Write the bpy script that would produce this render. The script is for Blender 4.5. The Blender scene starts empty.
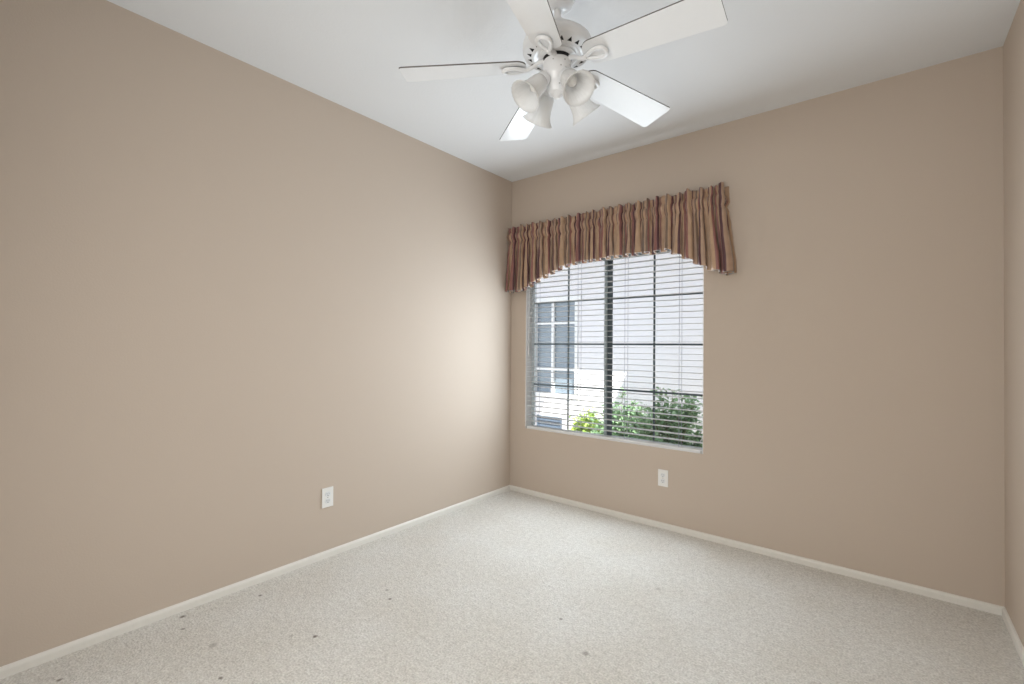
import bpy, bmesh, math, random
from mathutils import Vector, Matrix, Quaternion
from mathutils import noise as mnoise
PI = math.pi
sc = bpy.context.scene
C = sc.collection
random.seed(7)

# ------------------------------------------------------------------ camera
CAM = Vector((2.6098, -3.2272, 1.2645))
F_PX, YAW, PITCH, ROLL = 465.6, -0.6779, 0.0108, 0.0078
fw = Vector((math.sin(YAW) * math.cos(PITCH), math.cos(YAW) * math.cos(PITCH), math.sin(PITCH)))
rt0 = Vector((math.cos(YAW), -math.sin(YAW), 0))
up0 = rt0.cross(fw)
rt = rt0 * math.cos(ROLL) + up0 * math.sin(ROLL)
up = up0 * math.cos(ROLL) - rt0 * math.sin(ROLL)
cam_d = bpy.data.cameras.new('camera')
cam = bpy.data.objects.new('camera', cam_d)
C.objects.link(cam)
m = Matrix((rt, up, -fw)).transposed().to_4x4()
m.translation = CAM
cam.matrix_world = m
cam_d.sensor_width = 36
cam_d.lens = 36 * F_PX / 1024
cam_d.clip_start = 0.02
sc.camera = cam

# ------------------------------------------------------------------ view, world, sun, large lights
sc.view_settings.view_transform = 'Standard'
sc.view_settings.look = 'None'
sc.view_settings.gamma = 1
sc.view_settings.use_curve_mapping = False
sc.view_settings.exposure = 0.0

world = bpy.data.worlds.new('sky')
sc.world = world
world.use_nodes = True
bg = world.node_tree.nodes['Background']
bg.inputs[0].default_value = (0.80, 0.87, 1.0, 1)
bg.inputs[1].default_value = 1.95

def light(name, kind, loc, direction, energy, color=(1, 1, 1), size=(1, 1), spread=None):
    d = bpy.data.lights.new(name, kind)
    o = bpy.data.objects.new(name, d)
    C.objects.link(o)
    o.location = loc
    o.rotation_euler = Vector(direction).to_track_quat('-Z', 'Y').to_euler()
    d.energy = energy
    d.color = color
    if kind == 'AREA':
        d.shape = 'RECTANGLE'
        d.size, d.size_y = size
        if spread: d.spread = spread
    return o

SUN = Vector((-0.46, 0.45, -1.0)).normalized()
sun = light('sun', 'SUN', (3, -3, 6), SUN, 13.0, (1.0, 0.95, 0.86))
sun.data.angle = 0.009
# the open strip of sky between the two roofs
light('sky_light', 'AREA', (0.9, 1.5, 3.6), (0.0, -0.75, -1.0), 32, (0.84, 0.90, 1.0), (4.0, 1.0))
# added fill lamp at the unseen front wall, lifting the whole room
light('rear_fill_light', 'AREA', (1.85, -3.66, 1.30), (-0.08, 1.0, -0.20), 27, (1.0, 0.98, 0.94), (1.0, 2.0), math.radians(160))

# added fill lamp on the room side of the blind, imitating window daylight
light('window_fill_light', 'AREA', (1.00, -0.010, 1.24), (0.0, -1.0, 0.0), 35, (0.82, 0.92, 1.0), (1.28, 1.26))

# ------------------------------------------------------------------ helpers
def lin(r, g, b):
    f = lambda c: (c / 255 / 12.92) if c / 255 <= 0.04045 else ((c / 255 + 0.055) / 1.055) ** 2.4
    return (f(r), f(g), f(b), 1)

class NT:
    def __init__(s, name):
        s.m = bpy.data.materials.new(name)
        s.m.use_nodes = True
        s.t = s.m.node_tree
        s.bsdf = s.t.nodes['Principled BSDF']
        s.out = s.t.nodes['Material Output']
    def n(s, kind, **kw):
        nd = s.t.nodes.new(kind)
        for k, v in kw.items():
            if k.startswith('i_'):
                key = k[2:]
                nd.inputs[int(key) if key.isdigit() else key.replace('_', ' ')].default_value = v
            else: setattr(nd, k, v)
        return nd
    def l(s, a, b): s.t.links.new(a, b)

def mat(name, col, rough=0.6, metal=0.0, coat=0.0, spec=0.5, var=0.04, bump=0.0, scale=40.0):
    """plain painted / moulded surface with slight procedural variation"""
    t = NT(name)
    tc = t.n('ShaderNodeTexCoord')
    nz = t.n('ShaderNodeTexNoise', i_Scale=scale, i_Detail=3.0)
    t.l(tc.outputs['Object'], nz.inputs['Vector'])
    mx = t.n('ShaderNodeMix', data_type='RGBA')
    c = Vector(col[:3])
    mx.inputs[6].default_value = (*(c * (1 - var)), 1)
    mx.inputs[7].default_value = (*[min(1, v) for v in c * (1 + var)], 1)
    t.l(nz.outputs[0], mx.inputs[0])
    t.l(mx.outputs[2], t.bsdf.inputs['Base Color'])
    b = t.bsdf.inputs
    b['Roughness'].default_value = rough
    b['Metallic'].default_value = metal
    b['Coat Weight'].default_value = coat
    b['Coat Roughness'].default_value = 0.08
    b['Specular IOR Level'].default_value = spec
    if bump:
        bp = t.n('ShaderNodeBump', i_Strength=bump, i_Distance=0.01)
        t.l(nz.outputs[0], bp.inputs['Height'])
        t.l(bp.outputs[0], b['Normal'])
    return t.m

def wall_paint(name, col, rough=0.75, scale=140, strength=0.12):
    t = NT(name)
    tc = t.n('ShaderNodeTexCoord')
    nz = t.n('ShaderNodeTexNoise', i_Scale=scale, i_Detail=4.0, i_Roughness=0.55)
    big = t.n('ShaderNodeTexNoise', i_Scale=1.3, i_Detail=2.0)
    t.l(tc.outputs['Object'], nz.inputs['Vector'])
    t.l(tc.outputs['Object'], big.inputs['Vector'])
    mx = t.n('ShaderNodeMix', data_type='RGBA')
    c = Vector(col[:3])
    mx.inputs[6].default_value = (*(c * 0.985), 1)
    mx.inputs[7].default_value = (*(c * 1.015), 1)
    t.l(big.outputs[0], mx.inputs[0])
    t.l(mx.outputs[2], t.bsdf.inputs['Base Color'])
    bp = t.n('ShaderNodeBump', i_Strength=strength, i_Distance=0.004)
    t.l(nz.outputs[0], bp.inputs['Height'])
    t.l(bp.outputs[0], t.bsdf.inputs['Normal'])
    t.bsdf.inputs['Roughness'].default_value = rough
    t.bsdf.inputs['Specular IOR Level'].default_value = 0.3
    return t.m

M = {}
M['wall'] = wall_paint('beige_wall_paint', (0.575, 0.488, 0.410))
M['ceiling'] = wall_paint('white_ceiling_paint', (0.77, 0.785, 0.80), 0.9, 90, 0.2)
M['trim'] = mat('white_trim_paint', (0.80, 0.78, 0.73), 0.4)
M['white_in'] = mat('white_recess_liner', (0.86, 0.87, 0.88), 0.5, var=0.01)
M['fan_white'] = mat('white_fan_enamel', (0.81, 0.82, 0.83), 0.28, coat=0.3, var=0.01)
M['blade'] = mat('white_blade_laminate', (0.83, 0.845, 0.86), 0.13, coat=0.0, spec=0.28, var=0.01)
M['blade_edge'] = mat('grey_blade_edge', (0.16, 0.15, 0.14), 0.6)
M['dark'] = mat('dark_opening', (0.012, 0.012, 0.013), 0.8)
M['plastic'] = mat('white_outlet_plastic', (0.84, 0.84, 0.82), 0.35, var=0.01)
M['socket'] = mat('receptacle_plastic', (0.77, 0.79, 0.80), 0.4, var=0.01)
M['slot'] = mat('outlet_slot', (0.09, 0.10, 0.11), 0.7)
M['steel'] = mat('screw_steel', (0.5, 0.5, 0.5), 0.35, metal=0.8)
M['slat'] = mat('white_blind_slat', (0.80, 0.82, 0.84), 0.45, var=0.01)
M['rail'] = mat('white_blind_rail', (0.78, 0.79, 0.80), 0.4, var=0.01)
M['cord'] = mat('grey_blind_cord', (0.38, 0.40, 0.48), 0.8)
M['frame'] = mat('backlit_slate_metal', (0.085, 0.115, 0.13), 0.45, var=0.03)  # backlit darkness of stile and grille put into the colour
M['frame_light'] = mat('pale_window_metal', (0.66, 0.72, 0.76), 0.45, var=0.03)
M['frame_mid'] = mat('backlit_grille_metal', (0.19, 0.24, 0.27), 0.45, var=0.03)  # left grille: backlit shade in the colour, a step lighter
M['frame_pale'] = mat('backlit_stile_metal', (0.42, 0.50, 0.52), 0.45, var=0.03)  # left stile: milder backlit shade in the colour
M['stucco'] = wall_paint('pale_stucco', (0.80, 0.79, 0.83), 0.9, 60, 0.5)
M['white_out'] = mat('white_exterior_trim', (0.82, 0.83, 0.85), 0.6)
M['dark_glass'] = mat('dark_window_glass', (0.22, 0.27, 0.32), 0.08, spec=0.8, var=0.15, scale=6)
M['vent'] = mat('blue_grey_vent_metal', (0.09, 0.12, 0.17), 0.5)
M['roof'] = mat('brown_roof_tile', (0.25, 0.17, 0.12), 0.8, bump=0.3)
M['soffit'] = mat('painted_soffit', (0.75, 0.72, 0.68), 0.8)
M['soil'] = mat('pale_gravel_soil', (0.50, 0.46, 0.40), 0.95, var=0.35, bump=0.6, scale=60)
M['bark'] = mat('shrub_bark', (0.16, 0.11, 0.07), 0.9, var=0.2)

def leaf_mat(name, c1, c2):
    t = NT(name)
    oi = t.n('ShaderNodeTexCoord')
    nz = t.n('ShaderNodeTexNoise', i_Scale=9.0, i_Detail=3.0)
    t.l(oi.outputs['Object'], nz.inputs['Vector'])
    cr = t.n('ShaderNodeValToRGB')
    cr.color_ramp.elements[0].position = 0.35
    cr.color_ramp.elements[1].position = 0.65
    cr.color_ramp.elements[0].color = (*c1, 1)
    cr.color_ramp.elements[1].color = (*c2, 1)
    t.l(nz.outputs[0], cr.inputs[0])
    t.l(cr.outputs[0], t.bsdf.inputs['Base Color'])
    t.bsdf.inputs['Roughness'].default_value = 0.45
    tr = t.n('ShaderNodeBsdfTranslucent')
    t.l(cr.outputs[0], tr.inputs[0])
    ms = t.n('ShaderNodeMixShader', i_0=0.3)
    t.l(t.bsdf.outputs[0], ms.inputs[1]); t.l(tr.outputs[0], ms.inputs[2])
    t.l(ms.outputs[0], t.out.inputs[0])
    return t.m
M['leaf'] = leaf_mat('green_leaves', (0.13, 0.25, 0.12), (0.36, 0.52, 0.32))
M['leaf_sun'] = leaf_mat('sunlit_leaves', (0.26, 0.42, 0.08), (0.50, 0.62, 0.16))  # sunlight put into the colour: brighter, yellower copy of the green leaves

def glass_mat():
    t = NT('clear_window_glass')
    tr = t.n('ShaderNodeBsdfTransparent'); tr.inputs[0].default_value = (0.96, 0.98, 0.98, 1)
    gl = t.n('ShaderNodeBsdfGlossy'); gl.inputs['Roughness'].default_value = 0.02
    fr = t.n('ShaderNodeFresnel', i_IOR=1.45)
    ms = t.n('ShaderNodeMixShader')
    t.l(fr.outputs[0], ms.inputs[0]); t.l(tr.outputs[0], ms.inputs[1]); t.l(gl.outputs[0], ms.inputs[2])
    t.l(ms.outputs[0], t.out.inputs[0])
    t.t.nodes.remove(t.bsdf)
    return t.m
M['glass'] = glass_mat()

def frosted_mat():
    t = NT('frosted_shade_glass')
    t.bsdf.inputs['Base Color'].default_value = (0.93, 0.93, 0.925, 1)
    t.bsdf.inputs['Roughness'].default_value = 0.25
    tl = t.n('ShaderNodeBsdfTranslucent'); tl.inputs[0].default_value = (0.94, 0.94, 0.935, 1)
    tp = t.n('ShaderNodeBsdfTransparent'); tp.inputs[0].default_value = (0.95, 0.95, 0.95, 1)
    ms = t.n('ShaderNodeMixShader', i_0=0.38)
    m2 = t.n('ShaderNodeMixShader', i_0=0.15)
    t.l(t.bsdf.outputs[0], ms.inputs[1]); t.l(tl.outputs[0], ms.inputs[2])
    t.l(ms.outputs[0], m2.inputs[1]); t.l(tp.outputs[0], m2.inputs[2])
    t.l(m2.outputs[0], t.out.inputs[0])
    return t.m
M['shade'] = frosted_mat()

STAINS_AND_DENT = [  # x, y, radius, strength of the brown spots in the pile
    (0.062, -2.485, 0.016, 0.8), (0.172, -2.515, 0.012, 0.6), (0.641, -2.527, 0.013, 0.75), (0.187, -2.914, 0.012, 0.7),
    (0.144, -2.177, 0.013, 0.7), (0.673, -2.171, 0.014, 0.85), (0.674, -1.780, 0.013, 0.8), (0.591, -1.737, 0.014, 0.45),
    (1.427, -1.378, 0.013, 0.55), (1.640, -1.519, 0.020, 0.5), (0.40, -2.471, 0.022, 0.35), (0.590, -2.235, 0.012, 0.3),  # second mark here is a pile dent, its shade painted brown
    (1.673, -0.825, 0.018, 0.3)]
def carpet_mat():
    t = NT('cream_cut_pile_carpet')
    tc = t.n('ShaderNodeTexCoord')
    obj = tc.outputs['Object']
    def noise(scale, detail=3.0):
        n = t.n('ShaderNodeTexNoise', i_Scale=scale, i_Detail=detail)
        t.l(obj, n.inputs['Vector']); return n
    fine, mid, big = noise(120, 4), noise(38, 3), noise(2.6, 3)
    ramp = t.n('ShaderNodeValToRGB')
    e = ramp.color_ramp.elements
    e[0].position, e[1].position = 0.36, 0.64
    e[0].color, e[1].color = (0.60, 0.58, 0.54, 1), (0.90, 0.885, 0.845, 1)
    mixv = t.n('ShaderNodeMath', operation='MULTIPLY_ADD', i_1=0.30)
    t.l(mid.outputs[0], mixv.inputs[0])
    sc7 = t.n('ShaderNodeMath', operation='MULTIPLY', i_1=0.70); t.l(fine.outputs[0], sc7.inputs[0])
    t.l(sc7.outputs[0], mixv.inputs[2])
    t.l(mixv.outputs[0], ramp.inputs[0])
    worn = t.n('ShaderNodeMix', data_type='RGBA', blend_type='MULTIPLY')
    worn.inputs[0].default_value = 1.0
    wr = t.n('ShaderNodeValToRGB')
    wr.color_ramp.elements[0].position, wr.color_ramp.elements[1].position = 0.3, 0.7
    wr.color_ramp.elements[0].color, wr.color_ramp.elements[1].color = (0.93, 0.91, 0.88, 1), (1, 1, 1, 1)
    t.l(big.outputs[0], wr.inputs[0])
    t.l(ramp.outputs[0], worn.inputs[6]); t.l(wr.outputs[0], worn.inputs[7])
    col = worn.outputs[2]
    # ragged stains and dent mark: distance to each spot, disturbed by the pile noise
    wob = t.n('ShaderNodeMix', data_type='VECTOR'); wob.inputs[0].default_value = 0.012
    t.l(obj, wob.inputs[4]); t.l(mid.outputs[1], wob.inputs[5])
    for x, y, r, s in STAINS_AND_DENT:
        d = t.n('ShaderNodeVectorMath', operation='DISTANCE')
        r, s = r * 0.85, min(1.0, s * 1.1)
        d.inputs[1].default_value = (x * 0.988 + 0.006, y * 0.988 + 0.006, 0.006)
        t.l(wob.outputs[1], d.inputs[0])
        mr = t.n('ShaderNodeMapRange', i_1=r * 0.35, i_2=r * 1.15, i_3=s, i_4=0.0)
        t.l(d.outputs['Value'], mr.inputs[0])
        mx = t.n('ShaderNodeMix', data_type='RGBA')
        t.l(mr.outputs[0], mx.inputs[0]); t.l(col, mx.inputs[6])
        mx.inputs[7].default_value = (0.13, 0.10, 0.07, 1)
        col = mx.outputs[2]
    t.l(col, t.bsdf.inputs['Base Color'])
    t.bsdf.inputs['Roughness'].default_value = 1.0
    t.bsdf.inputs['Specular IOR Level'].default_value = 0.1
    t.bsdf.inputs['Sheen Weight'].default_value = 0.15
    hb = t.n('ShaderNodeBump', i_Strength=0.9, i_Distance=0.012)
    t.l(mixv.outputs[0], hb.inputs['Height'])
    t.l(hb.outputs[0], t.bsdf.inputs['Normal'])
    return t.m
M['carpet'] = carpet_mat()

def valance_mat():
    t = NT('striped_satin_fabric')
    uv = t.n('ShaderNodeUVMap')
    sp = t.n('ShaderNodeSeparateXYZ'); t.l(uv.outputs[0], sp.inputs[0])
    fr = t.n('ShaderNodeMath', operation='FRACT'); t.l(sp.outputs[0], fr.inputs[0])
    cr = t.n('ShaderNodeValToRGB'); r = cr.color_ramp; r.interpolation = 'CONSTANT'
    gold, olive, wine, rust, tan = lin(196, 162, 132), lin(128, 106, 88), lin(88, 48, 52), lin(150, 100, 92), lin(186, 154, 130)
    stops = [(0.0, gold), (0.17, wine), (0.235, tan), (0.33, olive), (0.40, gold), (0.52, rust), (0.62, wine), (0.70, tan),
             (0.80, olive), (0.86, rust), (0.93, gold)]
    r.elements[0].color = stops[0][1]; r.elements[1].position = stops[1][0]; r.elements[1].color = stops[1][1]
    for p, c in stops[2:]:
        e = r.elements.new(p); e.color = c
    t.l(fr.outputs[0], cr.inputs[0])
    wv = t.n('ShaderNodeTexNoise', i_Scale=3.0, i_Detail=2.0)
    t.l(uv.outputs[0], wv.inputs['Vector'])
    mx = t.n('ShaderNodeMix', data_type='RGBA', blend_type='MULTIPLY'); mx.inputs[0].default_value = 0.35
    t.l(cr.outputs[0], mx.inputs[6]); t.l(wv.outputs[0], mx.inputs[7])
    t.l(mx.outputs[2], t.bsdf.inputs['Base Color'])
    t.bsdf.inputs['Roughness'].default_value = 0.42
    t.bsdf.inputs['Sheen Weight'].default_value = 0.25
    return t.m
M['valance'] = valance_mat()
M['bulb'] = mat('white_bulb_glass', (0.85, 0.85, 0.83), 0.4, var=0.01)
M['lining'] = mat('white_lining_cloth', (0.36, 0.34, 0.32), 0.8)

def obj(name, bm, m=None, parent=None, smooth=None, bevel=None, kind=None):
    me = bpy.data.meshes.new(name)
    bmesh.ops.recalc_face_normals(bm, faces=bm.faces)
    bm.to_mesh(me); bm.free()
    for x in (m if isinstance(m, (list, tuple)) else [m]):
        if x: me.materials.append(x)
    o = bpy.data.objects.new(name, me)
    C.objects.link(o)
    if parent: o.parent = parent
    if bevel:
        b = o.modifiers.new('bevel', 'BEVEL'); b.width = bevel; b.segments = 2; b.limit_method = 'ANGLE'
    if smooth is not None:
        for p in me.polygons: p.use_smooth = True
        if hasattr(me, 'set_sharp_from_angle'): me.set_sharp_from_angle(angle=math.radians(smooth))
    if kind: o['kind'] = kind
    return o

def empty(name, loc=(0, 0, 0), rot=(0, 0, 0), parent=None):
    o = bpy.data.objects.new(name, None)
    o.empty_display_size = 0.1
    C.objects.link(o); o.location = loc; o.rotation_euler = rot
    if parent: o.parent = parent
    return o

def tag(o, label, cat, group=None):
    o['label'] = label; o['category'] = cat
    if group: o['group'] = group
    return o

def box(bm, lo, hi, mi=0):
    vs = [bm.verts.new((x, y, z)) for x in (lo[0], hi[0]) for y in (lo[1], hi[1]) for z in (lo[2], hi[2])]
    for f in ((0, 1, 3, 2), (4, 6, 7, 5), (0, 4, 5, 1), (2, 3, 7, 6), (0, 2, 6, 4), (1, 5, 7, 3)):
        bm.faces.new([vs[i] for i in f]).material_index = mi
    return vs

def boxes(*bb):
    bm = bmesh.new()
    for lo, hi in bb: box(bm, lo, hi)
    return bm

def lathe(bm, prof, n=48, mat4=None, mi=0, cap0=False, cap1=False, ripple=None):
    """revolve (radius, z) points about z"""
    rings = []
    for j, (r, z) in enumerate(prof):
        ring = []
        for i in range(n):
            a = 2 * PI * i / n
            rr = r * (1 + (ripple(j, a) if ripple else 0))
            v = Vector((rr * math.cos(a), rr * math.sin(a), z))
            ring.append(bm.verts.new(mat4 @ v if mat4 else v))
        rings.append(ring)
    for a, b in zip(rings, rings[1:]):
        for i in range(n):
            bm.faces.new((a[i], a[(i + 1) % n], b[(i + 1) % n], b[i])).material_index = mi
    if cap0: bm.faces.new(rings[0]).material_index = mi
    if cap1: bm.faces.new(rings[-1]).material_index = mi
    return rings

def tube(bm, pts, rad, n=10, closed=False, mi=0, flat=1.0):
    """round tube along points; rad a number or list; flat squashes it along its second axis"""
    pts = [Vector(p) for p in pts]
    k = len(pts)
    rad = rad if isinstance(rad, (list, tuple)) else [rad] * k
    rings, up_ = [], None
    for i, p in enumerate(pts):
        a = pts[(i - 1) % k] if (closed or i > 0) else p
        b = pts[(i + 1) % k] if (closed or i < k - 1) else p
        t = (b - a).normalized()
        if up_ is None:
            up_ = t.orthogonal().normalized() if abs(t.z) > 0.9 else Vector((0, 0, 1))
        s = t.cross(up_).normalized()
        u = s.cross(t).normalized(); up_ = u if abs(u.z) > 0.2 or abs(t.z) > 0.8 else Vector((0, 0, 1))
        rings.append([bm.verts.new(p + (s * math.cos(2 * PI * j / n) + u * flat * math.sin(2 * PI * j / n)) * rad[i]) for j in range(n)])
    seq = list(zip(rings, rings[1:])) + ([(rings[-1], rings[0])] if closed else [])
    for a, b in seq:
        for j in range(n):
            bm.faces.new((a[j], a[(j + 1) % n], b[(j + 1) % n], b[j])).material_index = mi
    if not closed:
        bm.faces.new(rings[0]).material_index = mi
        bm.faces.new(list(reversed(rings[-1]))).material_index = mi

# ------------------------------------------------------------------ the room
W, H, D = 3.049, 2.74, 3.75            # width, height, depth; back wall at y=0, left wall at x=0
WX0, WX1, WZ0, WZ1, WT = 0.165, 1.655, 0.561, 2.02, 0.14

def quad_room(name, lo, hi, m):
    return obj(name, boxes((lo, hi)), m, kind='structure')

quad_room('floor', (-0.12, -D - 1.5, -0.12), (W + 0.12, WT, 0.0), M['carpet'])
quad_room('ceiling', (-0.12, -D - 1.5, H), (W + 0.12, WT, H + 0.12), M['ceiling'])
quad_room('wall_left', (-0.12, -D - 1.5, 0.0), (0, WT, H), M['wall'])
quad_room('wall_right', (W, -D - 1.5, 0.0), (W + 0.12, WT, H), M['wall'])

def holed_wall(name, x0, x1, z0, z1, hx0, hx1, hz0, hz1, y0, y1, m):
    """one solid wall slab with a rectangular opening"""
    bm = bmesh.new()
    xs, zs = (x0, hx0, hx1, x1), (z0, hz0, hz1, z1)
    g = {(i, j, k): bm.verts.new((xs[i], (y0, y1)[k], zs[j])) for i in range(4) for j in range(4) for k in range(2)}
    for i in range(3):
        for j in range(3):
            if (i, j) == (1, 1): continue
            for k in range(2):
                bm.faces.new([g[i, j, k], g[i + 1, j, k], g[i + 1, j + 1, k], g[i, j + 1, k]])
    def side(a, b): bm.faces.new([g[(*a, 0)], g[(*b, 0)], g[(*b, 1)], g[(*a, 1)]])
    for a, b in (((1, 1), (2, 1)), ((2, 1), (2, 2)), ((2, 2), (1, 2)), ((1, 2), (1, 1))): side(a, b)
    for i in range(3):
        side((i, 0), (i + 1, 0)); side((i, 3), (i + 1, 3)); side((0, i), (0, i + 1)); side((3, i), (3, i + 1))
    return obj(name, bm, m, kind='structure')

holed_wall('wall_back', 0, W, 0, H, WX0, WX1, WZ0, WZ1, 0, WT, M['wall'])
# unseen wall behind the camera, its doorway made up to suit the fill lamp
holed_wall('wall_front', 0, W, -0.0, H, 1.31, 2.39, 0.02, 2.40, -D - 0.12, -D, M['wall'])

quad_room('wall_sun_block', (0, -D - 1.5, 0.0), (W, -D - 1.38, H), M['wall'])  # unseen wall added to stop sun leaking in through the doorway

def baseboard(name, p0, p1, nrm):
    """small moulded profile swept along a wall"""
    prof = [(0, 0.0), (0.013, 0.0), (0.013, 0.028), (0.010, 0.035), (0.005, 0.0395), (0, 0.041)]
    bm = bmesh.new()
    p0, p1, nrm = Vector(p0), Vector(p1), Vector(nrm)
    r = [[bm.verts.new(p + nrm * a + Vector((0, 0, b))) for a, b in prof] for p in (p0, p1)]
    n = len(prof)
    for i in range(n):
        bm.faces.new((r[0][i], r[0][(i + 1) % n], r[1][(i + 1) % n], r[1][i]))
    bm.faces.new(r[0]); bm.faces.new(r[1])
    return obj(name, bm, M['trim'], kind='structure')
baseboard('baseboard_left', (0, -D, 0), (0, 0, 0), (1, 0, 0))
baseboard('baseboard_back', (0, 0, 0), (W, 0, 0), (0, -1, 0))
baseboard('baseboard_right', (W, 0, 0), (W, -D, 0), (-1, 0, 0))

# ------------------------------------------------------------------ the window
win = empty('window_1', (0, 0, 0)); win['kind'] = 'structure'
FY0, FY1 = 0.085, 0.132
GX0, GX1, GZ0, GZ1 = WX0 + 0.012, WX1 - 0.012, 0.570, 1.975
MX = 0.902
fr = obj('window_frame', boxes(((WX0, FY0, WZ0), (GX0, FY1, WZ1)), ((GX1, FY0, WZ0), (WX1, FY1, WZ1)),
                          ((GX0, FY0, WZ0), (GX1, FY1, GZ0)), ((GX0, FY0, GZ1), (GX1, FY1, WZ1))), M['frame_light'], win, bevel=0.002, kind='structure')
for nm, x0, x1, y, sm in (('sash', GX0, MX - 0.006, 0.094, 'frame_light'), ('sash', MX - 0.012, GX1, 0.114, 'frame')):
    s = empty(nm, parent=win)
    s['kind'] = 'structure'
    left = x0 == GX0
    st = 0.012
    obj('sash_rail', boxes(((x0, y - .009, GZ0), (x1, y + .009, GZ0 + .008)), ((x0, y - .009, GZ1 - .014), (x1, y + .009, GZ1)),
        *([((x0, y - .009, GZ0 + .008), (x0 + st, y + .009, GZ1 - .014))] if left else [((x1 - st, y - .009, GZ0 + .008), (x1, y + .009, GZ1 - .014))])), M['frame_light'], s, bevel=0.0015, kind='structure')
    obj('meeting_stile', boxes(((x1 - .022, y - .009, GZ0 + .008), (x1, y + .009, GZ1 - .014)) if left else ((x0, y - .009, GZ0 + .008), (x0 + .040, y + .009, GZ1 - .014))),
        M['frame_pale' if left else 'frame'], s, bevel=0.0015, kind='structure')
    gx = 0.540 if left else 1.270
    bb = [((gx - .007, y - .003, GZ0 + .012), (gx + .007, y + .003, GZ1 - .012))]
    for z in (0.940, 1.292, 1.650):
        bb.append(((x0 + .012, y - .0029, z - .007), (x1 - .012, y + .0029, z + .007)))
    obj('window_grille', boxes(*bb), M['frame_mid' if left else 'frame'], s, kind='structure')
    obj('glass', boxes(((x0 + .010, y + .0045, GZ0 + .010), (x1 - .010, y + .0075, GZ1 - .010))), M['glass'], s, kind='structure')

# white liner boards on the returns of the recess
obj('trim_1', boxes(((WX0, 0.0005, WZ0), (WX0 + .004, FY0, WZ1)), ((WX1 - .004, 0.0005, WZ0), (WX1, FY0, WZ1)), ((WX0 + .004, 0.0005, WZ1 - .004), (WX1 - .004, FY0, WZ1)),
                    ((WX0 + .004, 0.0005, WZ0 - .0), (WX1 - .004, FY0, WZ0 + .003))), M['white_in'], kind='structure')

# ------------------------------------------------------------------ the blind
blind = tag(empty('window_blind', (0, 0, 0)), 'white horizontal slatted blind hanging open inside the window recess below the valance', 'blind')
BX0, BX1, BY = WX0 + 0.008, WX1 - 0.006, 0.036
obj('headrail', boxes(((BX0, 0.008, 1.975), (BX1, 0.068, 2.018))), M['rail'], blind, bevel=0.003)
def slat_bm():
    bm = bmesh.new()
    n = 6
    top, bot = [], []
    for i in range(n + 1):
        u = i / n * 2 - 1
        y = u * 0.025
        z = 0.0022 * (1 - u * u)
        top.append([bm.verts.new((x, y, z + 0.0009)) for x in (BX0, BX1)])
        bot.append([bm.verts.new((x, y, z - 0.0009)) for x in (BX0, BX1)])
    for i in range(n):
        bm.faces.new((top[i][0], top[i + 1][0], top[i + 1][1], top[i][1]))
        bm.faces.new((bot[i][0], bot[i][1], bot[i + 1][1], bot[i + 1][0]))
        for k in (0, 1):
            bm.faces.new((top[i][k], bot[i][k], bot[i + 1][k], top[i + 1][k]))
    for i in (0, n):
        bm.faces.new((top[i][0], top[i][1], bot[i][1], bot[i][0]))
    return bm
slat0 = obj('slat', slat_bm(), M['slat'], blind)
slat0.location = (0, BY, 1.945)
SZ = [1.945 - 0.0425 * i for i in range(31)]
for z in SZ[1:] + [SZ[-1] - 0.0425]:
    s = slat0.copy(); C.objects.link(s); s.parent = blind; s.location = (0, BY, z)
obj('bottom_rail', boxes(((BX0 - .001, 0.003, 0.5645), (BX1 + .001, 0.062, 0.584))), M['rail'], blind, bevel=0.004)
for x in (0.27, 0.68, 1.085, 1.49):
    bm = bmesh.new()
    for y in (BY - 0.0265, BY + 0.0265):
        tube(bm, [(x, y, 0.582), (x, y, 1.98)], 0.0016, 6)
    obj('ladder_cord', bm, M['cord'], blind)
bm = bmesh.new()
tube(bm, [(0.20, 0.003, 1.98), (0.198, 0.0, 1.25)], 0.0035, 8)
tube(bm, [(0.198, 0.0, 1.27), (0.198, 0.0, 1.19)], 0.006, 8)
obj('tilt_wand', bm, M['rail'], blind)
for x in (0.176, 1.644):
    obj('hold_down_bracket', boxes(((x - .007, -0.004, 0.5615), (x + .007, 0.004, 0.580))), M['steel'], blind, bevel=0.001)

# ------------------------------------------------------------------ the valance
val = tag(empty('window_valance', (0, 0, 0)), 'gathered striped gold and burgundy valance with an arched hem above the window', 'valance')
def val_path(t):
    """plan path of the rod: out from the wall, along, back to the wall; t in metres"""
    xl, xr, dp, r = 0.030, 1.795, 0.085, 0.03
    seg = [('l', dp - r), ('c', PI / 2 * r), ('s', xr - xl - 2 * r), ('c2', PI / 2 * r), ('r', dp - r)]
    a = t
    if a < seg[0][1]: return Vector((xl, -a, 0)), Vector((-1, 0, 0))
    a -= seg[0][1]
    if a < seg[1][1]:
        th = a / r; return Vector((xl + r - r * math.cos(th), -(dp - r) - r * math.sin(th), 0)), Vector((-math.cos(th), -math.sin(th), 0))
    a -= seg[1][1]
    if a < seg[2][1]: return Vector((xl + r + a, -dp, 0)), Vector((0, -1, 0))
    a -= seg[2][1]
    if a < seg[3][1]:
        th = a / r; return Vector((xr - r + r * math.sin(th), -(dp - r) - r * math.cos(th), 0)), Vector((math.sin(th), -math.cos(th), 0))
    a -= seg[3][1]
    return Vector((xr, -(dp - r) + min(a, dp - r - 0.003), 0)), Vector((1, 0, 0))
VL = 2 * (0.085 - 0.03) + PI * 0.03 + (1.795 - 0.030 - 0.06)
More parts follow.
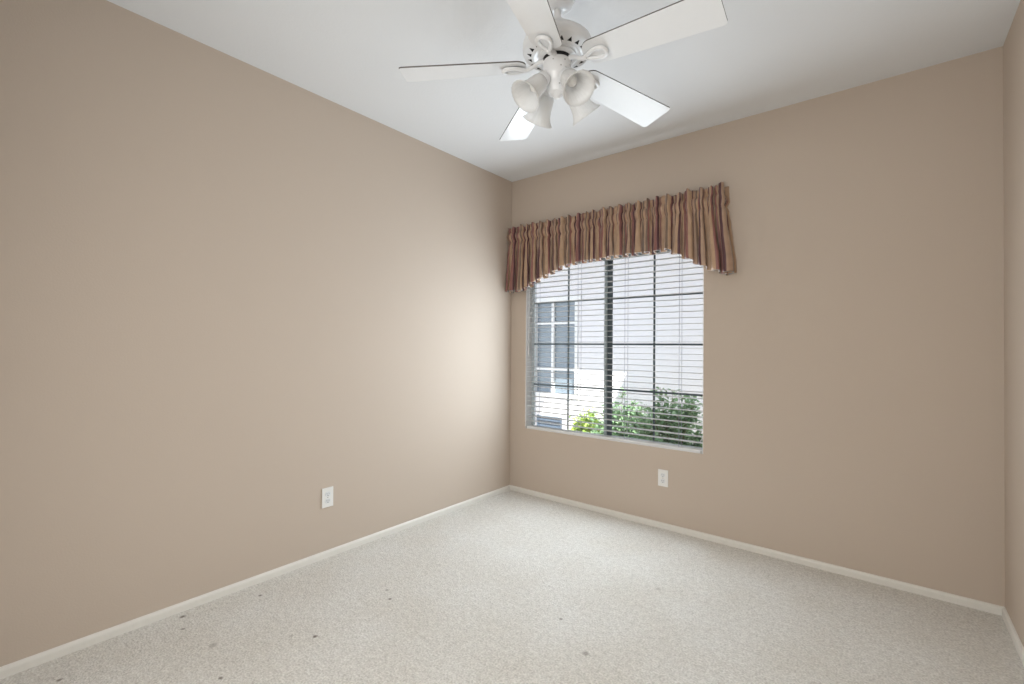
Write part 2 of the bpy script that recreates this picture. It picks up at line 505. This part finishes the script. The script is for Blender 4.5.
def hem(x):
    pts = [(-0.1, 1.742), (0.20, 1.748), (0.24, 1.765), (0.42, 1.845), (0.60, 1.908), (0.80, 1.928), (1.10, 1.936), (1.44, 1.934),
           (1.50, 1.905), (1.70, 1.775), (1.76, 1.748), (2.0, 1.735)]
    for (a, b), (c, d) in zip(pts, pts[1:]):
        if a <= x <= c:
            return b + (d - b) * (x - a) / (c - a)
    return pts[-1][1]
def nz(a, b, c=0.0): return mnoise.noise(Vector((a, b, c)))
NU, NV, NF = 900, 34, 27
def val_sheet(off, drop, name, m):
    bm = bmesh.new()
    uvl = bm.loops.layers.uv.new('UVMap')
    grid, uvs = [], []
    for i in range(NU + 1):
        t = VL * i / NU
        # irregular fold spacing
        ph = 2 * PI * NF * i / NU + 1.5 * nz(i / NU * 13.0, 3.1) + 0.9 * nz(i / NU * 37.0, 9.7)
        s = ph / (2 * PI)
        row, ur = [], []
        P, N = val_path(t)
        T = Vector((-N.y, N.x, 0))
        hz = hem(P.x) + 0.006 * math.cos(ph) + 0.008 * nz(s * 0.9, 5.0) - drop
        ztop = 2.300 + 0.016 * P.x / 1.8 + 0.014 * nz(s * 0.9, 1.0) + 0.003 * math.cos(ph * 1.0 + 1.0) + 0.004 * math.cos(ph * 2.0 + 2 * nz(s, 8.0))
        for j in range(NV + 1):
            v = j / NV
            # rows: 0..7 ruffle and pocket, the rest hangs
            if j <= 9: z = ztop + (2.165 - ztop) * (j / 9)
            else: z = 2.165 + (hz - 2.165) * ((j - 9) / (NV - 9))
            hang = max(0.0, min(1.0, (2.20 - z) / 0.30))
            pocket = math.exp(-((z - 2.225) / 0.030) ** 2)
            ruff = max(0.0, min(1.0, (z - 2.25) / 0.03))
            loose = 0.5 + 0.5 * nz(s * 0.45, z * 2.2 + 4.0)
            amp = 0.011 + 0.014 * hang * (0.6 + 1.0 * loose) + 0.010 * math.sin(PI * min(1, ruff * 0.9))
            d = amp * math.cos(ph) + 0.0055 * (1 - 0.6 * hang) * math.cos(ph * 2.0 + 3 * nz(s * .7, z * 6)) + 0.0035 * (1 - hang) * math.cos(ph * 3.0 + 4 * nz(s * .9, z * 12)) \
                + 0.009 * nz(s * 1.7, z * 9.0, 2.0) * (1 - 0.5 * hang) + 0.012 * pocket - 0.008 * math.exp(-((z - 2.262) / 0.010) ** 2) - 0.010 * math.exp(-((z - 2.178) / 0.014) ** 2)
            side = amp * 0.55 * math.sin(2 * ph) * (0.45 + 0.55 * hang) + 0.010 * nz(s * .8, z * 3.0, 7.0) * (0.3 + hang)
            # the hanging cloth leans away from the rod at the free right-hand end
            flare = Vector((1, 0, 0)) * (max(0, 2.2 - z) * 0.085 * max(0, (P.x - 1.5) / 0.3)) - Vector((1, 0, 0)) * (max(0, 2.2 - z) * 0.045 * max(0, (0.3 - P.x) / 0.3))
            p = P + N * (d + 0.012 * ruff * nz(s * 1.3, 0.5)) + T * side + flare - N * off
            p.y = min(p.y, -0.003 + (0.0 if off == 0 else -0.001))
            p.x = max(p.x, 0.004 + off)
            p.z = z + off * 0
            row.append(bm.verts.new(p)); ur.append((s * 0.78 + 0.02 * nz(s, z * 3), z * 6))
        grid.append(row); uvs.append(ur)
    for i in range(NU):
        for j in range(0 if off == 0 else NV - 1, NV):
            f = bm.faces.new((grid[i][j], grid[i + 1][j], grid[i + 1][j + 1], grid[i][j + 1]))
            for lp, q in zip(f.loops, (uvs[i][j], uvs[i + 1][j], uvs[i + 1][j + 1], uvs[i][j + 1])):
                lp[uvl].uv = q
    o = obj(name, bm, m, val, smooth=180)
    sd = o.modifiers.new('thickness', 'SOLIDIFY'); sd.thickness = 0.0012; sd.offset = 0
    return o
val_sheet(0.0, 0.0, 'valance_fabric', M['valance'])
val_sheet(0.003, 0.002, 'valance_lining', M['lining'])
bm = bmesh.new()
tube(bm, [val_path(VL * k / 60)[0] * 1.0 + val_path(VL * k / 60)[1] * -0.024 + Vector((0, 0, 2.225)) for k in range(3, 58)], 0.006, 8)
obj('curtain_rod', bm, M['trim'], val)

# ------------------------------------------------------------------ ceiling fan
FAN = CAM + Vector((1.7367 - 2.6098, -1.9099 + 3.2272, 0)) * 1.2
FAN.z = 0
BZ, BR, BW = 2.418, 0.635, 0.156
TH0, BP, DROOP = math.radians(217.35), math.radians(11.76), math.radians(3.35)
fan = tag(empty('ceiling_fan', (FAN.x, FAN.y, H)), 'white five-blade ceiling fan with four frosted bell shades', 'ceiling fan')
def fz(z): return z - H                     # world height to fan space
bm = bmesh.new()
lathe(bm, [(0.078, fz(H - 0.0005)), (0.078, fz(2.720)), (0.074, fz(2.690)), (0.062, fz(2.662)), (0.040, fz(2.643)), (0.022, fz(2.638)), (0.018, fz(2.640))], 40, cap0=True, cap1=True)
obj('canopy', bm, M['fan_white'], fan, smooth=40)
bm = bmesh.new()
lathe(bm, [(0.014, fz(2.66)), (0.014, fz(2.60)), (0.030, fz(2.595)), (0.036, fz(2.585)), (0.036, fz(2.56))], 28, cap0=True, cap1=True)
obj('downrod', bm, M['fan_white'], fan, smooth=40)
# motor housing: domed top, bulged side, flat vented underside
bm = bmesh.new()
prof = [(0.030, 2.556), (0.060, 2.553), (0.088, 2.545), (0.108, 2.532), (0.119, 2.518), (0.122, 2.513), (0.132, 2.511), (0.138, 2.505), (0.141, 2.492), (0.141, 2.472),
        (0.137, 2.464), (0.133, 2.4615), (0.129, 2.460), (0.096, 2.4475), (0.090, 2.450), (0.080, 2.450), (0.030, 2.450)]
lathe(bm, [(r, fz(z)) for r, z in prof], 64, cap0=True, cap1=True)
mh = obj('motor_housing', bm, M['fan_white'], fan, smooth=35)
for i in range(20):                          # triangular cooling vents round the underside rim
    a = 2 * PI * i / 20 + 0.1
    bm = bmesh.new()
    er, et = Vector((math.cos(a), math.sin(a), 0)), Vector((-math.sin(a), math.cos(a), 0))
    def P3(r, t, z): return er * r + et * t + Vector((0, 0, fz(z)))
    zs = lambda r: 2.4475 + (r - 0.096) / 0.033 * 0.0125
    lo = [P3(0.106, -0.0095, zs(0.106) - .0008), P3(0.106, 0.0095, zs(0.106) - .0008), P3(0.123, 0.0, zs(0.123) - .0008)]
    hi = [P3(0.104, -0.0105, zs(0.104) + .004), P3(0.104, 0.0105, zs(0.104) + .004), P3(0.125, 0.0, zs(0.125) + .004)]
    lo = [bm.verts.new(v) for v in lo]; hi = [bm.verts.new(v) for v in hi]
    bm.faces.new(lo); bm.faces.new(hi)
    for k in range(3): bm.faces.new((lo[k], lo[(k + 1) % 3], hi[(k + 1) % 3], hi[k]))
    obj('vent_slot', bm, M['dark'], mh)
bm = bmesh.new()
lathe(bm, [(0.078, fz(2.451)), (0.078, fz(2.444)), (0.068, fz(2.440)), (0.02, fz(2.440))], 40, cap0=True, cap1=True)
obj('flywheel', bm, M['fan_white'], fan, smooth=35)
bm = bmesh.new()
lathe(bm, [(0.058, fz(2.441)), (0.058, fz(2.428)), (0.02, fz(2.425))], 40, cap0=True, cap1=True)
obj('bearing_gap', bm, M['dark'], fan, smooth=35)
bm = bmesh.new()
prof = [(0.030, 2.430), (0.054, 2.430), (0.057, 2.426), (0.057, 2.372), (0.055, 2.362), (0.047, 2.350), (0.043, 2.335), (0.040, 2.312), (0.034, 2.300), (0.022, 2.294),
        (0.018, 2.288), (0.012, 2.280), (0.004, 2.277)]
lathe(bm, [(r, fz(z)) for r, z in prof], 40, cap0=True, cap1=True)
sw = obj('switch_housing', bm, M['fan_white'], fan, smooth=35)
for a, z, r in ((-2.05, 2.410, .057), (-1.2, 2.410, .057), (-1.75, 2.384, .057), (-1.72, 2.32, .0412), (-2.6, 2.400, .057)):
    bm = bmesh.new()
    va = math.atan2(-fw.y, -fw.x) - (a + PI / 2)      # angles measured about the side that faces the doorway
    q = Vector((math.cos(va), math.sin(va), 0))
    lathe(bm, [(0.0005, 0.0018), (0.0028, 0.0012), (0.0036, -0.002)], 10, Matrix.Translation(q * r + Vector((0, 0, fz(z)))) @ q.to_track_quat('Z', 'Y').to_matrix().to_4x4(), cap0=True, cap1=True)
    obj('screw', bm, M['steel'], sw)

def blade_bm():
    """flat blade along +x, root narrow with rounded shoulders, tip with rounded corners"""
    bm = bmesh.new()
    r0, r1, w0, w1 = 0.128, BR, 0.122, BW
    out = []
    def corner(cx, cy, rad, a0, a1, n=6):
        for i in range(n + 1):
            a = a0 + (a1 - a0) * i / n
            out.append((cx + rad * math.cos(a), cy + rad * math.sin(a)))
    rr = 0.045
    corner(r0 + rr, -w0 / 2 + rr, rr, PI, PI * 1.5)
    corner(r1 - 0.014, -w1 / 2 + 0.014, 0.014, PI * 1.5, PI * 2)
    corner(r1 - 0.014, w1 / 2 - 0.014, 0.014, 0, PI / 2)
    corner(r0 + rr, w0 / 2 - rr, rr, PI / 2, PI)
    th = 0.0055
    lo = [bm.verts.new((x, y, -th / 2)) for x, y in out]
    hi = [bm.verts.new((x, y, th / 2)) for x, y in out]
    bm.faces.new(lo); bm.faces.new(hi)
    n = len(out)
    for i in range(n):
        bm.faces.new((lo[i], lo[(i + 1) % n], hi[(i + 1) % n], hi[i])).material_index = 1
    return bm
def iron_bm():
    """blade bracket: arm from the flywheel that drops and ends in a long open loop under the blade"""
    bm = bmesh.new()
    zr = 0.014                                # arm root just above blade level
    arm = [(0.052, 0, zr), (0.070, 0, zr), (0.088, 0, 0.004), (0.104, 0, -0.008), (0.125, 0, -0.013), (0.140, 0, -0.014)]
    sm = []
    for k in range(len(arm) - 1):
        for q in range(4):
            sm.append(Vector(arm[k]).lerp(Vector(arm[k + 1]), q / 4))
    sm.append(Vector(arm[-1]))
    for _ in range(3):
        sm = [sm[0]] + [(sm[i - 1] + sm[i] * 2 + sm[i + 1]) / 4 for i in range(1, len(sm) - 1)] + [sm[-1]]
    tube(bm, sm, [0.0105 - 0.002 * math.sin(PI * i / (len(sm) - 1)) for i in range(len(sm))], 10)
    loop = []
    for i in range(36):
        a = 2 * PI * i / 36
        u = (1 - math.cos(a)) / 2            # 0 at the arm, 1 at the tip
        wdt = 0.034 * math.sin(a) * (0.22 + 0.78 * u)
        loop.append((0.128 + 0.092 * u, wdt, -0.0125))
    tube(bm, loop, 0.0085, 10, closed=True, flat=0.95)
    # web inside the loop's tip, bearing the blade screws
    pl = [(0.172, -0.012), (0.206, -0.024), (0.214, 0.0), (0.206, 0.024), (0.172, 0.012), (0.142, 0.0)]
    lo = [bm.verts.new((x, y, -0.0095)) for x, y in pl]; hi = [bm.verts.new((x, y, -0.0030)) for x, y in pl]
    bm.faces.new(lo); bm.faces.new(hi)
    for i in range(6): bm.faces.new((lo[i], lo[(i + 1) % 6], hi[(i + 1) % 6], hi[i]))
    return bm
b0 = obj('blade', blade_bm(), [M['blade'], M['blade_edge']], fan)
i0 = obj('blade_iron', iron_bm(), M['fan_white'], b0, smooth=40)
for k in range(5):
    if k == 0: b, ir = b0, i0
    else:
        b = b0.copy(); C.objects.link(b); b.parent = fan
        ir = i0.copy(); C.objects.link(ir); ir.parent = b
    a = TH0 - k * 2 * PI / 5
    b.matrix_local = Matrix.Translation((0, 0, fz(BZ))) @ Matrix.Rotation(a, 4, 'Z') @ Matrix.Rotation(DROOP, 4, 'Y') @ Matrix.Rotation(-BP, 4, 'X')

# light kit: four arms with frosted bell shades
vr = Vector((rt0.x, rt0.y, 0)).normalized(); vf = Vector((fw.x, fw.y, 0)).normalized()
shade_prof = [(0.022, 0.0), (0.028, 0.004), (0.034, 0.018), (0.0365, 0.040), (0.0385, 0.060), (0.043, 0.082), (0.052, 0.102), (0.0645, 0.116)]
sh0 = ar0 = bu0 = ft0 = None
for k in range(4):
    th = math.radians(208.5 + 90 * k)
    d = vr * math.cos(th) + vf * math.sin(th)
    yaw = math.atan2(d.y, d.x)
    R = Matrix.Rotation(yaw, 4, 'Z')
    tilt = math.radians(180 - 42)            # shade axis points out and down
    S = Matrix.Translation((0.066, 0, fz(2.340))) @ Matrix.Rotation(tilt, 4, 'Y')
    if k == 0:
        bm = bmesh.new()
        tube(bm, [(0.040, 0, fz(2.375)), (0.056, 0, fz(2.370)), (0.064, 0, fz(2.356)), (0.067, 0, fz(2.338))], 0.011, 12)
        ar = obj('lamp_arm', bm, M['fan_white'], fan, smooth=40)
        bm = bmesh.new()
        lathe(bm, [(0.012, -0.016), (0.026, -0.012), (0.0300, 0.0), (0.0300, 0.014), (0.012, 0.016)], 28, S, cap0=True, cap1=True)
        ft = obj('shade_fitter', bm, M['fan_white'], ar, smooth=40)
        bm = bmesh.new()
        lathe(bm, [(0.0, 0.0)] and [(r + 0.001, z + 0.010) for r, z in shade_prof], 96, S, ripple=lambda j, a: 0.018 * math.cos(24 * a) * max(0, (j - 2) / 5))
        sh = obj('lamp_shade', bm, M['shade'], fan, smooth=60)
        so = sh.modifiers.new('thickness', 'SOLIDIFY'); so.thickness = 0.0028; so.offset = 0
        bm = bmesh.new()
        lathe(bm, [(0.011, 0.012), (0.012, 0.022), (0.017, 0.034), (0.021, 0.046), (0.021, 0.056), (0.016, 0.068), (0.008, 0.074), (0.002, 0.076)], 24, S, cap0=True, cap1=True)
        bu = obj('light_bulb', bm, M['bulb'], sh, smooth=60)
        ar0, ft0, sh0, bu0 = ar, ft, sh, bu
    else:
        ar = ar0.copy(); sh = sh0.copy(); ft = ft0.copy(); bu = bu0.copy()
        for o in (ar, sh, ft, bu): C.objects.link(o)
        ar.parent = fan; sh.parent = fan; ft.parent = ar; bu.parent = sh
    ar.matrix_local = R; sh.matrix_local = R

# ------------------------------------------------------------------ wall outlets
def outlet(loc, rotz, label):
    t = tag(empty('wall_outlet', loc, (0, 0, rotz)), label, 'outlet', 'duplex wall outlets')
    # local: plate in the xz plane facing -y
    obj('cover_plate', boxes(((-.036, -.0055, -.0585), (.036, -.0002, .0585))), M['plastic'], t, bevel=0.0022)
    for s in (1, -1):
        bm = bmesh.new()
        n = 28; pts = []
        for i in range(n):
            a = 2 * PI * i / n
            pts.append((0.0172 * math.cos(a), max(-.0142, min(.0142, 0.0172 * math.sin(a)))))
        A = [bm.verts.new((x, -.0072, z + s * .0205)) for x, z in pts]; B = [bm.verts.new((x, -.004, z + s * .0205)) for x, z in pts]
        bm.faces.new(A); bm.faces.new(B)
        for i in range(n): bm.faces.new((A[i], A[(i + 1) % n], B[(i + 1) % n], B[i]))
        rc = obj('receptacle', bm, M['socket'], t)
        zc = s * .0205
        for x, h in ((-.0064, .0045), (.0064, .0036)):
            obj('slot', boxes(((x - .0011, -.0075, zc + .003 - h), (x + .0011, -.0068, zc + .003 + h))), M['slot'], rc)
        bm = bmesh.new()
        lathe(bm, [(0.0026, 0), (0.0026, 0.0007)], 12, Matrix.Translation((0, -.0068, zc - .0082)) @ Matrix.Rotation(PI / 2, 4, 'X'), cap0=True, cap1=True)
        obj('ground_hole', bm, M['slot'], rc)
    bm = bmesh.new()
    lathe(bm, [(0.0032, 0), (0.0030, 0.0012), (0.0005, 0.0016)], 12, Matrix.Translation((0, -.0054, 0)) @ Matrix.Rotation(PI / 2, 4, 'X'), cap0=True, cap1=True)
    obj('screw', bm, M['steel'], t)
    return t
outlet((0, -1.737, 0.357), PI / 2, 'white duplex outlet on the bare left wall above the baseboard')
outlet((1.385, 0, 0.353), 0, 'white duplex outlet under the window on the back wall')

# ------------------------------------------------------------------ outside
GZ = -0.22
obj('ground', boxes(((-7, WT + 0.001, GZ - 0.1), (7, 9, GZ))), M['soil'], kind='structure')
NY = 3.0
house = tag(empty('neighbor_house', (0, NY, GZ)), 'pale stucco house next door seen through the blind', 'house')
def hb(*bb): return boxes(*[((a[0], a[1] - NY, a[2] - GZ), (b[0], b[1] - NY, b[2] - GZ)) for a, b in bb])
nx0, nx1, nz0, nz1 = -1.93, -1.13, 0.53, 1.98
ZE = 2.75
obj('house_wall', hb(((-6, NY, GZ), (nx0, NY + .2, ZE)), ((nx1, NY, GZ), (5, NY + .2, ZE)), ((nx0, NY, GZ), (nx1, NY + .2, nz0)), ((nx0, NY, nz1), (nx1, NY + .2, ZE))), M['stucco'], house)
hw = obj('house_window', hb(((nx0 - .09, NY - .025, nz1), (nx1 + .09, NY + .02, nz1 + .10)), ((nx0 - .03, NY - .025, nz0 - .06), (nx1 + .03, NY + .02, nz0)),
                            ((nx0 - .04, NY - .02, nz0), (nx0 + .02, NY + .08, nz1)), ((nx1 - .02, NY - .02, nz0), (nx1 + .04, NY + .08, nz1))), M['white_out'], house, bevel=0.004)
xm = -1.585
obj('muntin', hb(((xm - .022, NY + .02, nz0), (xm + .022, NY + .06, nz1)), ((nx0, NY + .025, 1.635), (nx1, NY + .055, 1.665)),
                 ((nx0, NY + .025, 0.895), (nx1, NY + .055, 0.93))), M['white_out'], hw)
obj('window_pane', hb(((nx0 + .005, NY + .065, nz0), (nx1 - .005, NY + .075, nz1))), M['dark_glass'], hw)
ve = obj('crawl_vent', hb(((-1.86, NY - .02, -.10), (-1.83, NY + .01, .155)), ((-1.41, NY - .02, -.10), (-1.38, NY + .01, .155)),
                          ((-1.83, NY - .02, .13), (-1.41, NY + .01, .155)), ((-1.83, NY - .02, -.10), (-1.41, NY + .01, -.075)), ((-1.83, NY - .003, -.075), (-1.41, NY + .01, .13))), M['vent'], house)
for i in range(4):
    z = -.05 + .048 * i
    bm = bmesh.new()
    vs = [bm.verts.new((x, y, zz - GZ)) for x in (-1.83, -1.41) for y, zz in ((-.018, z - .012), (-.012, z - .014), (-.001, z + .02), (-.007, z + .022))]
    for f in ((0, 1, 2, 3), (4, 5, 6, 7), (0, 1, 5, 4), (1, 2, 6, 5), (2, 3, 7, 6), (3, 0, 4, 7)): bm.faces.new([vs[q] for q in f])
    obj('louver', bm, M['vent'], ve)
# unseen roof edge: short eave, with deep sides added to shape the sun patch
def eave(x0, x1, y): return ((x0, y, ZE), (x1, NY + 1.5, ZE + .14))
g0, g1 = -0.62, 0.62
obj('house_shade_roof', hb(eave(-6, g0, 1.62), eave(g0, g1, 2.17), eave(g1, 5, 1.62)), M['soffit'], house)
# unseen eave of this house, added to shade the near shrub and slats
obj('shade_overhang', boxes(((-4, WT + 0.002, 2.70), (6, 0.62, 2.86))), M['soffit'], kind='structure')

def shrub(loc, rx, ry, h, n, lm, label, seed, leaf=0.055):
    rnd = random.Random(seed)
    t = tag(empty('leafy_shrub', loc), label, 'shrub', 'shrubs between the houses')
    bm = bmesh.new()
    tips = []
    for _ in range(46):
        a, q = rnd.uniform(0, 2 * PI), math.sqrt(rnd.random())
        hh = h * (1.0 - 0.45 * q * q) * rnd.uniform(0.72, 1.05)
        tip = Vector((rx * q * math.cos(a), ry * q * math.sin(a), hh))
        mid = Vector((tip.x * 0.35, tip.y * 0.35, hh * 0.5))
        pts = [Vector((tip.x * 0.08, tip.y * 0.08, -0.02)), mid, tip]
        tube(bm, pts, [0.008, 0.005, 0.002], 5)
        tips.append((pts[0], mid, tip))
    obj('stems', bm, M['bark'], t)
    bm = bmesh.new()
    for _ in range(n):
        a_, b_, c_ = rnd.choice(tips)
        u = rnd.random() ** 0.6
        p = (a_.lerp(b_, u * 2) if u < .5 else b_.lerp(c_, u * 2 - 1)) + Vector((rnd.gauss(0, .035), rnd.gauss(0, .035), rnd.gauss(0, .03)))
        if p.z < 0.01: p.z = 0.02
        dr = Vector((rnd.gauss(0, 1) + p.x * 2, rnd.gauss(0, 1) + p.y * 2, rnd.gauss(0.2, .7))).normalized()
        sd = dr.cross(Vector((rnd.gauss(0, .4), rnd.gauss(0, .4), 1))).normalized()
        nn = sd.cross(dr)
        L = leaf * rnd.uniform(.7, 1.25); wd = L * 0.27
        pt = [p, p + dr * L * .33 + sd * wd + nn * wd * .35, p + dr * L * .7 + sd * wd * .75 + nn * wd * .25, p + dr * L - nn * wd * .3,
              p + dr * L * .7 - sd * wd * .75 + nn * wd * .25, p + dr * L * .33 - sd * wd + nn * wd * .35]
        v = [bm.verts.new(x) for x in pt]
        bm.faces.new((v[0], v[1], v[2], v[3])); bm.faces.new((v[0], v[3], v[4], v[5]))
    me = bpy.data.meshes.new('foliage'); bm.to_mesh(me); bm.free(); me.materials.append(lm)
    f = bpy.data.objects.new('foliage', me); C.objects.link(f); f.parent = t
    f['kind'] = 'stuff'
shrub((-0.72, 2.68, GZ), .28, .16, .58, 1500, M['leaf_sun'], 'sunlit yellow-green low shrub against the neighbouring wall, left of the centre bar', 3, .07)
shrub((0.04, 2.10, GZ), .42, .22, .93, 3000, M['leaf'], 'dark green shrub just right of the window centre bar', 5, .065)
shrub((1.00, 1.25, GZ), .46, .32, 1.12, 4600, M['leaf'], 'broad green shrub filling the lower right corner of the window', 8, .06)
